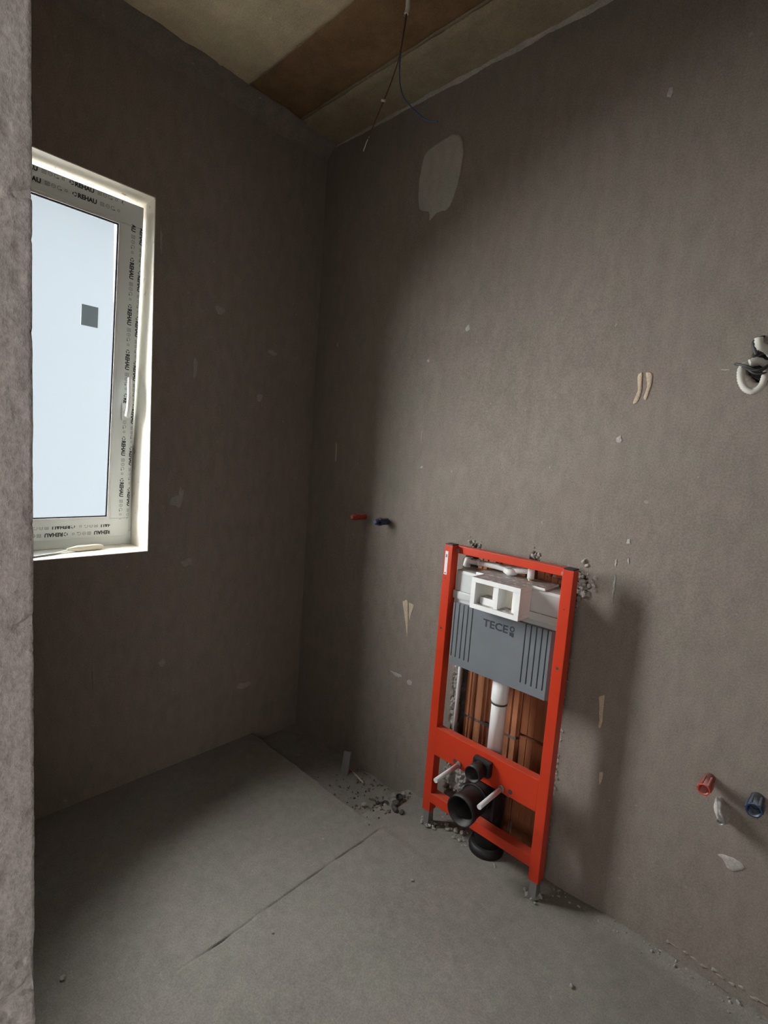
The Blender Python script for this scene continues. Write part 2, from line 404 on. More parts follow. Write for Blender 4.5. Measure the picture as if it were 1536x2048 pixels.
# blocks laid open behind the frame
def block(x0, prof, z0, z1, m, y0=.034):
    bm = bmesh.new(); pts = [(x0, .13)] + [(x0+a, y0+b) for a, b in prof] + [(x0+prof[-1][0], .13)]
    A = [bm.verts.new((x, y, z0)) for x, y in pts]; B = [bm.verts.new((x, y, z1)) for x, y in pts]
    n = len(pts)
    for k in range(n): bm.faces.new((A[k], A[(k+1) % n], B[(k+1) % n], B[k]))
    bm.faces.new(A); bm.faces.new(B)
    return obj('hollow_brick', bm, m, wall_far)
def groove(p, w=.0035, d=.012): return [(p-w, 0), (p-w*.5, d), (p+w*.5, d), (p+w, 0)]
pa = [(0, .014), (.008, .014), (.010, 0)] + groove(.030) + groove(.053) + [(.086, 0), (.089, .008), (.100, .008), (.103, .016), (.176, .016), (.179, 0)] + groove(.216) + [(.240, 0), (.243, .014), (.248, .014)]
pc = [(0, .012)] + [q for k in range(9) for q in ((.006+.026*k, .012), (.008+.026*k, .010), (.028+.026*k, .010), (.030+.026*k, .012))] + [(.248, .012)]
for k, zz in enumerate((-.055, .189, .433, .677, .921)):
    block(1.040, pa, zz+.006, zz+.238, M['brick'] if k != 0 else M['brick_d'])
    block(1.292, pc, zz+.006+(.022 if k > 0 else 0), min(zz+.238+.022, 1.20), M['brick_d'])
# mortar in the bed joints
bm = bmesh.new()
for zz in (.189, .433, .677, .921):
    def f(u, v):
        x = 1.042+u*.24; return (x, .038+.010*fbm(x*60, v*3+zz, 2), zz-.009+v*.018+.004*fbm(x*50, v*2, zz))
    g = grid(40, 4, f); me = bpy.data.meshes.new('t'); g.to_mesh(me); g.free(); bm.from_mesh(me)
tag(obj('bed_mortar', bm, M['mortar'], wall_far), kind='stuff')
# crumbly mortar left in the chase on the left and low down
def lumps(name, spots, m, n, smin, smax, parent, seed, kind='stuff'):
    rnd = random.Random(seed); bm = bmesh.new()
    for _ in range(n):
        c = list(spots(rnd)); s = rnd.uniform(smin, smax)
        if name == 'floor_crumbs': c[2] = floor_z(c[0], c[1])+.3*s
        r = bmesh.ops.create_icosphere(bm, subdivisions=1, radius=s)
        q = Matrix.Rotation(rnd.uniform(0, 6.28), 3, Vector((rnd.random(), rnd.random(), rnd.random()+.01)).normalized())
        sx = Vector((rnd.uniform(.6, 1.4), rnd.uniform(.5, 1.1), rnd.uniform(.6, 1.5)))
        for v in r['verts']:
            p = q @ v.co; p = Vector((p.x*sx.x, p.y*sx.y, p.z*sx.z))*(1+.35*rnd.uniform(-1, 1)); v.co = Vector(c)+p
    return tag(obj(name, bm, m, parent), kind=kind)
def crumble(x0, x1, z0, z1, y0, amp, seed):
    def f(u, v):
        x = x0+u*(x1-x0); z = z0+v*(z1-z0); k = fbm(x*75, z*55, seed, 3)
        e = min(u, 1-u)
        return (x+.006*fbm(z*30, seed, 3), y0-amp*k-amp*.7*abs(noise.noise(Vector((x*190, z*150, seed)))) + (.02 if e < .02 else 0), z)
    return tag(obj('crumbly_mortar', grid(max(10, int((x1-x0)*380)), int((z1-z0)*330), f), M['crumb'], wall_far), kind='stuff')
crumble(.994, 1.030, .13, .72, .004, .012, 1.3)
crumble(1.020, 1.11, .10, .30, .020, .018, 4.3)
lumps('crumbly_mortar', lambda r: (1.462+abs(r.gauss(.012, .022)), r.uniform(-.008, .012), 1.075+r.gauss(0, .030)), M['crumb'], 110, .002, .008, wall_far, 3)
lumps('crumbly_mortar', lambda r: (r.choice((1.298, 1.035, 1.478, 1.055))+r.gauss(0, .016), r.uniform(-.004, .015), 1.148+r.gauss(0, .010)), M['crumb'], 90, .002, .007, wall_far, 4)
lumps('crumbly_mortar', lambda r: (1.464+.005*r.gauss(0, 1), r.uniform(-.002, .012), r.uniform(.1, 1.05)), M['crumb'], 150, .0015, .005, wall_far, 5)
lumps('dark_rubble', lambda r: (r.uniform(1.34, 1.45), r.uniform(.01, .03), r.uniform(1.08, 1.12)), M['brick_d'], 30, .006, .016, wall_far, 6)

# ------------------------------------------------------------------ marks of plaster on the walls (thin raised skins)
def skin(name, pts, m, parent, th=.0016, axis='y', sm=4):
    P = smoothpath([(a, b, 0) for a, b in pts] + [(pts[0][0], pts[0][1], 0)], sm)[:-1]
    P = [(p.x+.0035*noise.noise(Vector((p.x*90, p.y*90, 1))), p.y+.0035*noise.noise(Vector((p.x*90, p.y*90, 5)))) for p in P]
    cx = sum(p[0] for p in P)/len(P); cz = sum(p[1] for p in P)/len(P)
    bm = bmesh.new()
    def pt(a, z, d):
        if axis == 'y': return (a, .0035*fbm(a*1.3, z*1.3, 7)-d, z)
        return (d, a, z)
    lev = [(1.0, -.003), (1.0, th*.5), (.93, th), (.4, th*1.1)]
    rings = [[bm.verts.new(pt(cx+(a-cx)*k, cz+(z-cz)*k, d)) for a, z in P] for k, d in lev]
    n = len(P)
    for A, B in zip(rings, rings[1:]):
        for k in range(n):
            f = bm.faces.new((A[k], A[(k+1) % n], B[(k+1) % n], B[k])); f.smooth = True
    c = bm.verts.new(pt(cx, cz, th*1.1))
    for k in range(n): bm.faces.new((rings[-1][k], rings[-1][(k+1) % n], c))
    return obj(name, bm, m, parent)
def blob(a, z, ra, rz, seed, n=9):
    rnd = random.Random(seed); return [(a+ra*math.cos(t)*rnd.uniform(.55, 1.2), z+rz*math.sin(t)*rnd.uniform(.55, 1.2)) for t in [2*math.pi*k/n for k in range(n)]]
skin('plaster_patch', [(.769,2.739),(.811,2.721),(.831,2.659),(.826,2.579),(.802,2.494),(.774,2.458),(.724,2.458),(.688,2.438),(.679,2.470),(.629,2.496),(.615,2.575),(.619,2.642),(.634,2.706),(.683,2.727)], M['patch'], wall_far, .003)
for pl in ([(1.571,1.770),(1.581,1.771),(1.585,1.729),(1.582,1.691),(1.569,1.679),(1.567,1.687),(1.575,1.699),(1.574,1.737)],
           [(1.592,1.772),(1.608,1.773),(1.613,1.743),(1.608,1.713),(1.602,1.691),(1.596,1.697),(1.601,1.728)],
           [(.704,.830),(.729,.839),(.741,.778),(.746,.677),(.732,.730),(.715,.783)],
           [(.739,.834),(.768,.830),(.760,.795),(.749,.758)],
           [(1.575,.729),(1.590,.739),(1.593,.699),(1.592,.632),(1.584,.627),(1.581,.667)],
           [(1.605,.475),(1.616,.482),(1.614,.442),(1.607,.442)]):
    skin('plaster_drip', pl, M['smear'], wall_far, .002, sm=3)
skin('plaster_splash', [(1.949,.401),(1.971,.409),(1.998,.411),(2.013,.400),(1.993,.377),(1.977,.375),(1.965,.390)], M['smear_w'], wall_far, .002)
for k, (a, z, ra, rz) in enumerate([(.737,1.869,.006,.006),(.923,1.979,.012,.014),(1.538,1.568,.012,.014),(1.605,1.253,.009,.008),(.748,1.427,.007,.006),(.734,1.563,.003,.04),(.197,1.463,.006,.05),(1.561,2.577,.012,.016),(.700,.490,.035,.012),(.780,.482,.02,.015),(1.575,1.178,.004,.012),(1.612,1.192,.005,.010),(1.797,1.769,.010,.003),(.159,1.987,.004,.012),(1.578,1.10,.0025,.05)]):
    skin('plaster_splash', blob(a, z, ra, rz, k+40), M['smear_w'], wall_far, .0012, sm=3)
for k, (a, z, ra, rz) in enumerate([(-.706,1.207,.03,.03),(-.69,1.24,.012,.03),(-.654,.935,.03,.02),(-.753,.501,.018,.018),(-.265,1.913,.03,.014),(-.335,.276,.05,.018),(-.542,2.039,.025,.02),(-.323,1.695,.02,.02),(-.646,1.767,.012,.05),(-.800,2.235,.006,.06),(-1.03,.557,.002,.085)]):
    skin('plaster_splash', blob(a, z, ra, rz, k+80), plaster('faint_grey_splash', (.33, .30, .275), .15, 20, (1, 1, 1), .2, False) if k == 0 else bpy.data.materials['faint_grey_splash'], wall_left, .0012, 'x', sm=3)
# lip of pale mortar along the wall base
rl = random.Random(9)
for k in range(14):
    a = 1.86+k*.024+rl.uniform(-.006, .006); skin('plaster_splash', blob(a, .052+rl.uniform(-.006, .006), rl.uniform(.006, .016), rl.uniform(.002, .005), 120+k), bpy.data.materials['faint_grey_splash'], wall_far, .003)

# ------------------------------------------------------------------ window
win = empty('window_1', (-.19, -1.142, WZ0), 'tilted white plastic window with printed film and frosted glass', 'window'); win['kind'] = 'structure'
bm = bmesh.new(); FX0, FX1 = -.245, -.178
for a, b in (((FX0, WY0+.003, WZ0+.003), (FX1, WY1-.003, WZ0+.062)), ((FX0, WY0+.003, WZ1-.062), (FX1, WY1-.003, WZ1-.003)),
             ((FX0, WY0+.003, WZ0+.062), (FX1, WY0+.065, WZ1-.062)), ((FX0, WY1-.065, WZ0+.062), (FX1, WY1-.003, WZ1-.062))): bx(bm, a, b, .003)
obj('outer_frame', bm, M['pvc'], win)
# sash: local frame s (along y), t (up), depth n; tilted inwards about its bottom edge
SY0, SY1, SZ0, SL = -1.442, -.842, 1.040, 1.322
TILT = math.atan2(.105, 1.32)
SM = Matrix.Translation((-.170, 0, SZ0)) @ Matrix.Rotation(TILT, 4, 'Y')
def sash_obj(name, bm, m, parent):
    bmesh.ops.transform(bm, matrix=SM, verts=bm.verts)
    return obj(name, bm, m, parent)
PW = .080
def sl(bm, a, b, bev=0): return bx(bm, a, b, bev)
bm = bmesh.new()
sl(bm, (-.035, SY0, 0), (0, SY1, PW), .003); sl(bm, (-.035, SY0, SL-PW), (0, SY1, SL), .003)
sl(bm, (-.035, SY0, PW), (0, SY0+PW, SL-PW), .003); sl(bm, (-.035, SY1-PW, PW), (0, SY1, SL-PW), .003)
sash = sash_obj('sash', bm, M['pvc'], win)
bm = bmesh.new(); b0 = .008                                          # glazing bead, light line then dark gasket
for q, (g0, g1, n0, n1) in enumerate([(PW-.001, PW+b0, -.012, .0015)]):
    sl(bm, (n0, SY0+g0, g0), (n1, SY1-g0, g1)); sl(bm, (n0, SY0+g0, SL-g1), (n1, SY1-g0, SL-g0))
    sl(bm, (n0, SY0+g0, g1), (n1, SY0+g1, SL-g1)); sl(bm, (n0, SY1-g1, g1), (n1, SY1-g0, SL-g1))
sash_obj('glazing_bead', bm, M['handle'], sash)
bm = bmesh.new(); g0, g1, n0, n1 = PW+b0-.001, PW+b0+.0046, -.0125, -.003
sl(bm, (n0, SY0+g0, g0), (n1, SY1-g0, g1)); sl(bm, (n0, SY0+g0, SL-g1), (n1, SY1-g0, SL-g0))
sl(bm, (n0, SY0+g0, g1), (n1, SY0+g1, SL-g1)); sl(bm, (n0, SY1-g1, g1), (n1, SY1-g0, SL-g1))
sash_obj('gasket', bm, M['gasket'], sash)
bm = bmesh.new(); sl(bm, (-.013, SY0+PW, PW), (-.009, SY1-PW, SL-PW))
# keep only the room-side sheet so that light crosses the pane once
for f in [f for f in bm.faces if abs(f.calc_center_median().x+.009) > 1e-4]: bm.faces.remove(f)
sash_obj('pane', bm, M['glass'], sash)
bm = bmesh.new(); sl(bm, (-.0125, -1.046, .836), (-.0110, -.988, .912)); sash_obj('glass_label', bm, M['label_grey'], sash)
# handle pointing up (tilt position)
bm = bmesh.new(); hy = -.878; hz = .508
sl(bm, (-.001, hy-.014, hz-.015), (.010, hy+.014, hz+.055), .004)
hn = sash_obj('handle_plate', bm, M['handle'], sash)
bm = bmesh.new()
tube(bm, [(.008, hy, hz+.02), (.030, hy, hz+.02)], .009, 12)
pts = smoothpath([(.030, hy, hz+.005), (.040, hy, hz+.03), (.043, hy, hz+.08), (.038, hy, hz+.13), (.034, hy, hz+.158)], 5)
tube(bm, pts, [.012-.004*k/(len(pts)-1) for k in range(len(pts))], 10)
sash_obj('handle_lever', bm, M['handle'], sash)
# printed protective film: letters and little symbols, tops pointing outwards on every rail
def text_mesh(s, bold=.03):
    cu = bpy.data.curves.new('t', 'FONT'); cu.body = s; cu.size = 1.0; cu.offset = bold; cu.resolution_u = 2; cu.fill_mode = 'BOTH'
    o = bpy.data.objects.new('t', cu); COL.objects.link(o)
    me = o.to_mesh(); bmx = bmesh.new(); bmx.from_mesh(me); o.to_mesh_clear()
    bpy.data.objects.remove(o); bpy.data.curves.remove(cu)
    xs = [v.co.x for v in bmx.verts]; ys = [v.co.y for v in bmx.verts]; x0, y0 = min(xs), min(ys); W = max(xs)-x0; Ht = max(ys)-y0
    for v in bmx.verts: v.co.x = (v.co.x-x0)/W; v.co.y = (v.co.y-y0)/Ht; v.co.z = 0
    out = bpy.data.meshes.new('t'); bmx.to_mesh(out); bmx.free(); return out
TXT = text_mesh('REHAU', .045)
def ring2(bm, cx, cy, r, th, a0=0, a1=2*math.pi, n=18, mi=0):
    A = [bm.verts.new((cx+q*math.cos(a0+(a1-a0)*k/n), cy+q*math.sin(a0+(a1-a0)*k/n), 0)) for q in (r, r-th) for k in range(n+1)]
    for k in range(n):
        f = bm.faces.new((A[k], A[k+1], A[n+2+k], A[n+1+k])); f.material_index = mi
def rect2(bm, x0, y0, x1, y1, mi=0):
    f = bm.faces.new([bm.verts.new((x, y, 0)) for x, y in ((x0, y0), (x1, y0), (x1, y1), (x0, y1))]); f.material_index = mi
def frame2(bm, x0, y0, x1, y1, t, mi=0):
    rect2(bm, x0, y0, x1, y0+t, mi); rect2(bm, x0, y1-t, x1, y1, mi); rect2(bm, x0, y0+t, x0+t, y1-t, mi); rect2(bm, x1-t, y0+t, x1, y1-t, mi)
def film_unit(bm):
    """one repeat, 0.2 long: swirl, word, four small symbols"""
    for a in (0.2, 2.3, 4.4): ring2(bm, .008, .006, .0075, .0028, a, a+1.5, 6, 0)
    n0 = len(bm.verts); bm.from_mesh(TXT); bm.verts.ensure_lookup_table()
    for v in bm.verts[n0:]: v.co.x = .018+v.co.x*.062; v.co.y = -.002+v.co.y*.0165
    frame2(bm, .092, 0, .105, .013, .0016, 1); rect2(bm, .095, .004, .102, .006, 1); rect2(bm, .095, .008, .102, .0095, 1)
    ring2(bm, .117, .0065, .0068, .0015, 0, 6.283, 16, 1); rect2(bm, .113, .006, .121, .0075, 1)
    ring2(bm, .135, .0065, .0068, .0015, .5, 5.4, 14, 1); rect2(bm, .137, 0, .143, .004, 1)
    frame2(bm, .152, .002, .160, .010, .0014, 1)
def film_row(rail, specs):
    """specs: list of (start, offset across, clip lo, clip hi, count)"""
    bm = bmesh.new()
    for s0, off, lo, hi, L in specs:
        b2 = bmesh.new(); x = s0
        while x < L:
            b3 = bmesh.new(); film_unit(b3)
            for v in b3.verts: v.co.x += x; v.co.y += off
            me = bpy.data.meshes.new('t'); b3.to_mesh(me); b3.free(); b2.from_mesh(me); bpy.data.meshes.remove(me); x += .175
        for co, no in (((0, lo, 0), (0, -1, 0)), ((0, hi, 0), (0, 1, 0)), ((.075, 0, 0), (-1, 0, 0)), ((L-.075, 0, 0), (1, 0, 0))):
            bmesh.ops.bisect_plane(b2, geom=b2.verts[:]+b2.edges[:]+b2.faces[:], plane_co=co, plane_no=no, clear_outer=True)
        me = bpy.data.meshes.new('t'); b2.to_mesh(me); b2.free(); bm.from_mesh(me); bpy.data.meshes.remove(me)
    # rail local (along, outward) -> sash local (n, y, t)
    for v in bm.verts:
        a, o = v.co.x, v.co.y; e = .0006
        if rail == 'top': v.co = (e, SY0+a, SL-PW+o)
        elif rail == 'right': v.co = (e, SY1-PW+o, SL-a)
        elif rail == 'bottom': v.co = (e, SY1-a, PW-o)
        else: v.co = (e, SY0+PW-o, a)
    o = sash_obj('film_print', bm, [M['film'], M['film2']], sash); return o
SWd = SY1-SY0
film_row('top', [(-.05+.175*.3, .030, 0, .078, SWd), (-.06+.175*.3, .064, 0, .0775, SWd)])
film_row('right', [(.02, .038, 0, .078, SL), (.06, .070, 0, .0775, SL)])
film_row('bottom', [(.03, .022, .024, .078, SWd), (.055, .052, 0, .0775, SWd)])
film_row('left', [(.03, .030, 0, .078, SL)])

# ------------------------------------------------------------------ putty knife on the sill
pk = empty('putty_knife', (-.10, -1.09, WZ0+.003), 'putty knife with worn tan handle lying on the window sill', 'putty knife')
bm = bmesh.new(); zs = WZ0+.012
A = Vector((-.104, -.963, zs+.003)); B = Vector((-.090, -1.096, zs+.004))
pts = [A.lerp(B, k/12) for k in range(13)]
rad = [.006, .0105, .012, .0125, .012, .0115, .011, .0115, .012, .0115, .009, .0065, .005]
tube(bm, pts, rad, 12); obj('handle', bm, M['kh'], pk, True)
bm = bmesh.new(); d = (B-A).normalized(); s = Vector((-d.y, d.x, 0)).normalized()
C0 = B; prof = [(0, .006), (.02, .008), (.05, .020), (.12, .030), (.16, .032)]
top = [];
for k, (l, hw) in enumerate(prof):
    top.append([bm.verts.new(C0+d*l+s*q*hw+Vector((.010*l/.16, 0, zz-.002*k))) for zz in (.0, -.0014) for q in (-1, 1)])
for a, b in zip(top, top[1:]):
    bm.faces.new((a[0], a[1], b[1], b[0])); bm.faces.new((a[2], a[3], b[3], b[2])); bm.faces.new((a[0], a[2], b[2], b[0])); bm.faces.new((a[1], a[3], b[3], b[1]))
bm.faces.new((top[0][0], top[0][1], top[0][3], top[0][2])); bm.faces.new((top[-1][0], top[-1][1], top[-1][3], top[-1][2]))
obj('blade', bm, M['blade'], pk)

# ------------------------------------------------------------------ wall-hung toilet installation frame
X0 = .9934; W = .5; D = -.1254; ZT = 1.148; ZR = .0685; UW = .036; UD = .042
fr = empty('toilet_installation_frame', (X0+W/2, D+.02, 0), 'red steel frame with concealed white cistern for a wall-hung toilet', 'toilet frame')
def fpart(name, bm, m, parent=None, smooth=False): return obj(name, bm, m, parent or fr, smooth)
for sx in (0, 1):
    xa = X0+sx*(W-UW)
    up = fpart('upright', bx(bmesh.new(), (xa, D, ZR), (xa+UW, D+UD, ZT), .002), M['red'])
    ft = fpart('foot', bx(bmesh.new(), (xa+.005, D+.005, -.006), (xa+UW-.005, D+UD-.005, ZR+.02), .002), M['zinc'])
    bm = bmesh.new(); bx(bm, (xa+.001, D+.001, ZT-.001), (xa+UW-.001, D+UD-.001, ZT+.004), .0015); obj('end_cap', bm, M['black'], up)
    for hz in ((.824, .0048), (1.02, .002)):
        bm = bmesh.new(); hx = xa+UW*(.42 if sx == 0 else .5)
        tube(bm, [(hx, D+.001, hz[0]), (hx, D-.0006, hz[0])], hz[1], 14); obj('hole_shade_disc', bm, M['rubber_and_holes'], up)  # raised dark disc, painted shade in place of an open hole
    if sx == 0:
        bm = bmesh.new(); bx(bm, (xa+.006, D-.0008, 1.034), (xa+.019, D+.0005, 1.124)); lb = obj('sticker', bm, M['sticker'], up)
        bm = bmesh.new(); bx(bm, (xa+.009, D-.0011, 1.100), (xa+.016, D-.0006, 1.112)); obj('sticker_print', bm, M['film2'], lb)
        bm = bmesh.new(); tube(bm, [(xa+.012, D-.0004, 1.040), (xa+.012, D-.0012, 1.040)], .0028, 12); obj('sticker_hole_shade', bm, M['rubber_and_holes'], lb)  # dark dot painted in for the shade of the punched hole
    # mortar at the foot
    lumps('foot_mortar', lambda r: (xa+UW/2+r.gauss(0, .014), D+UD/2+r.gauss(0, .014), .004+.006*r.random()), M['crumb'], 22, .004, .010, fr, 20+sx)
tb = fpart('top_bar', bx(bmesh.new(), (X0+UW-.002, -.098, 1.119), (X0+W-UW+.002, -.066, ZT-.001), .002), M['red'])
for xx in (X0+UW+.008, X0+W-UW-.006): obj('bolt', tube(bmesh.new(), [(xx, -.096, 1.130), (xx, -.106, 1.130)], .0075, 6), M['zinc'], tb)
cb = fpart('cross_bar', bx(bmesh.new(), (X0+UW-.002, D, .313), (X0+W-UW+.002, D+.034, .427), .003), M['red'])
for xx in (-.117, .117): obj('hole_shade_disc', tube(bmesh.new(), [(1.2434+xx, D+.002, .334), (1.2434+xx, D-.0008, .334)], .0085, 16), M['rubber_and_holes'], cb)  # flat dark discs give the bar's holes their shade by colour
lb_ = fpart('lower_bar', bx(bmesh.new(), (X0+UW-.002, D, .112), (X0+W-UW+.002, D+.040, .150), .002), M['red'])
for xx in (-.0925, .089):
    bm = bmesh.new(); x = 1.2396+xx; ze = .332
    tube(bm, [(x, -.075, ze), (x, -.148, ze)], .0055, 10); rod = fpart('threaded_rod', bm, M['zinc'])
    bm = bmesh.new(); tube(bm, [(x, -.140, ze), (x, -.274, ze)], .0085, 14); obj('rod_sleeve', bm, M['sleeve'], rod)
    bm = bmesh.new(); tube(bm, [(x, D+.001, ze), (x, D-.010, ze)], .012, 6); obj('nut', bm, M['zinc'], rod)
# cistern
CX0, CX1 = 1.034, 1.455
bm = bmesh.new()
bx(bm, (CX0, -.096, .71), (CX1, .012, 1.058), .012)
cis = fpart('cistern', bm, M['tank'])
bm = bmesh.new(); bx(bm, (CX0-.002, -.103, .946), (CX1+.001, -.05, .978), .006); obj('tank_seam', bm, M['tank'], cis)
bm = bmesh.new(); bx(bm, (CX0+.09, -.10, 1.056), (CX1-.06, .008, 1.066), .003); obj('tank_lid', bm, M['white'], cis)
# foam cover with grooves
bm = bmesh.new(); FY = -.115; FXA, FXB = 1.047, 1.462-.010; FZ0, FZ1 = .697, .934
gl = [1.058+.0195*k for k in range(5)]; gr = [1.349+.0198*k for k in range(5)]
def prism(bm, prof, z0, z1):
    A = [bm.verts.new((x, y, z0)) for x, y in prof]; B = [bm.verts.new((x, y, z1)) for x, y in prof]; n = len(prof)
    for k in range(n): bm.faces.new((A[k], A[(k+1) % n], B[(k+1) % n], B[k]))
    bm.faces.new(A); bm.faces.new(B)
back = -.02
prism(bm, [(FXA, back), (FXA, FY+.004), (FXA+.004, FY), (FXB-.012, FY), (FXB, FY+.012), (FXB, back)], FZ0, FZ0+.030)
pf = [(FXA, back), (FXA, FY+.004), (FXA+.004, FY)]
for g in gl+gr:
    pf += [(g-.0022, FY), (g-.0016, FY+.012), (g+.0016, FY+.012), (g+.0022, FY)]
pf += [(FXB-.012, FY), (FXB, FY+.012), (FXB, back)]
prism(bm, pf, FZ0+.030, FZ1)
foam = obj('insulation_cover', bm, M['foam'], cis)
# logo letters
me = text_mesh('TECE', .028); bm = bmesh.new(); bm.from_mesh(me)
for v in bm.verts: v.co = Vector((1.183+v.co.x*.101, FY-.0006, .880+v.co.y*.029))
def ln(bm, x0, z0, x1, z1):
    bm.faces.new([bm.verts.new((x, FY-.0006, z)) for x, z in ((x0, z0), (x1, z0), (x1, z1), (x0, z1))])
lx = 1.291
ln(bm, lx, .876, lx+.017, .889); ln(bm, lx+.008, .8735, lx+.017, .8765)
n = 20; A = [bm.verts.new((lx+.009+q*.0095*math.cos(2*math.pi*k/n), FY-.0006, .901+q*.0105*math.sin(2*math.pi*k/n))) for q in (1, .55) for k in range(n)]
for k in range(n): bm.faces.new((A[k], A[(k+1) % n], A[n+(k+1) % n], A[n+k]))
obj('logo_lettering', bm, M['ink'], cis)
# protective box around the flush opening
bm = bmesh.new(); a0, a1, c0, c1, f0, f1 = 1.160, 1.349, .955, 1.066, -.180, -.100; t = .017
bx(bm, (a0, f0, c1-t), (a1, f1, c1), .001); bx(bm, (a0, f0, c0), (a1, f1, c0+t), .001)
bx(bm, (a0, f0, c0+t), (a0+t, f1, c1-t)); bx(bm, (a1-t, f0, c0+t), (a1, f1, c1-t))
bx(bm, (1.251, f0+.006, c0+t), (1.265, f1, c1-t)); bx(bm, (a0+t, f1-.012, c0+t), (a1-t, f1, c1-t), 0)
fb = fpart('flush_box', bm, M['white'])
for q0, q1 in ((a0+t, 1.251), (1.265, a1-t)): obj('box_back', bx(bmesh.new(), (q0, f1-.016, c0+t), (q1, f1-.011, c1-t)), M['cream'], fb)
bm = bmesh.new(); bx(bm, (a0+t+.012, f0+.018, c0+t), (1.249, f1-.014, c0+t+.026), .002); bx(bm, (1.236, f0+.022, c0+t), (1.251, f1-.014, c1-t)); obj('box_insert', bm, M['white'], fb)
obj('box_insert', bx(bmesh.new(), (1.312, f0+.018, c0+t), (a1-t, f1-.014, c1-t), .002), M['white'], fb)
bm = bmesh.new(); bx(bm, (1.226, f1-.020, 1.018), (1.231, f1-.0155, 1.024)); obj('box_clip', bm, M['green'], fb)
obj('box_clip', bx(bmesh.new(), (1.300, f1-.020, 1.017), (1.305, f1-.0155, 1.025)), M['green'], fb)
# water supply pipe
bm = bmesh.new()
pts = [Vector((1.040, -.030, 1.060)), Vector((1.040, -.030, 1.072))] + arc((1.053, -.030, 1.072), (-1, 0, 0), (0, 0, 1), .013, 6) + [Vector((1.10, -.030, 1.086)), Vector((1.16, -.030, 1.088)), Vector((1.20, -.032, 1.086)), Vector((1.25, -.034, 1.090)), Vector((1.31, -.034, 1.100))]
tube(bm, pts, .0115, 14)
tube(bm, [(1.036, -.030, 1.062), (1.040, -.030, 1.086), (1.056, -.030, 1.0865)], .0145, 14)
tube(bm, [(1.085, -.030, 1.0862), (1.096, -.030, 1.0865)], .0135, 14)
tube(bm, [(1.205, -.033, 1.084), (1.225, -.034, 1.080), (1.25, -.034, 1.086)], [.013, .018, .013], 14)
wp = fpart('water_pipe', bm, M['white'])
bm = bmesh.new(); tube(bm, [(1.308, -.036, 1.108), (1.308, -.036, 1.072)], .0135, 6); obj('valve_nut', bm, M['white'], wp)
bm = bmesh.new(); tube(bm, [(1.308, -.036, 1.074), (1.308, -.036, 1.060)], .009, 10); obj('valve_stem', bm, M['brass'], wp)
# pale pipe down the left of the chase
bm = bmesh.new(); tube(bm, [(1.038, -.012, .72), (1.038, -.012, .30)], .0068, 10); fpart('conduit', bm, M['sleeve'])
# flush pipe
bm = bmesh.new(); px_, py_ = 1.250, -.060
tube(bm, [(px_, py_, .72), (px_, py_, .40)], .0275, 24); flp = fpart('flush_pipe', bm, M['white'])
bm = bmesh.new(); tube(bm, [(px_, py_, .72), (px_, py_, .606), (px_, py_, .600)], [.031, .031, .029], 24); obj('pipe_collar', bm, M['white'], flp)
bm = bmesh.new(); tube(bm, [(px_, py_, .601), (px_, py_, .594)], .0295, 24); obj('pipe_gasket', bm, M['rubber_and_holes'], flp)
# flush elbow through the bar
bm = bmesh.new()
pts = [Vector((px_, py_, .46)), Vector((px_, py_, .427))] + arc((px_, py_-.05, .427), (0, 1, 0), (0, 0, -1), .05, 8) + [Vector((px_, -.14, .377)), Vector((px_, -.165, .377)), Vector((px_, -.166, .377)), Vector((px_, -.205, .377))]
hollow(bm, pts, [.026]*(len(pts)-2)+[.0295, .0295], .003, 24); fe = fpart('flush_elbow', bm, M['black'])
bm = bmesh.new(); bx(bm, (px_-.036, -.150, .350), (px_+.036, -.122, .408), .008); obj('elbow_clamp', bm, M['black'], fe)
# soil outlet
bm = bmesh.new(); ox, oz = 1.2434, .256
pts = [Vector((ox, -.250, oz)), Vector((ox, -.222, oz)), Vector((ox, -.221, oz)), Vector((ox, -.16, oz)), Vector((ox, -.105, oz))] + arc((ox, -.105, oz-.07), (0, 0, 1), (0, 1, 0), .07, 9)[1:] + [Vector((ox, -.035, .10)), Vector((ox, -.035, -.05))]
hollow(bm, pts, [.0535, .0535, .050]+[.050]*(len(pts)-3), .004, 32); dr = fpart('soil_outlet', bm, M['black'])
bm = bmesh.new(); hollow(bm, [(ox, -.160, oz), (ox, -.150, oz)], .055, .006, 32); obj('outlet_rib', bm, M['black'], dr)
bm = bmesh.new(); hollow(bm, [(ox, -.036, .030), (ox, -.036, .012), (ox, -.036, -.012)], [.060, .066, .066], .016, 32); obj('floor_collar', bm, M['black'], dr)
bm = bmesh.new(); bx(bm, (ox-.030, -.10, .300), (ox+.07, -.07, .316), .003); bx(bm, (ox+.052, -.13, .19), (ox+.064, -.09, .313), .002); obj('outlet_bracket', bm, M['black'], dr)

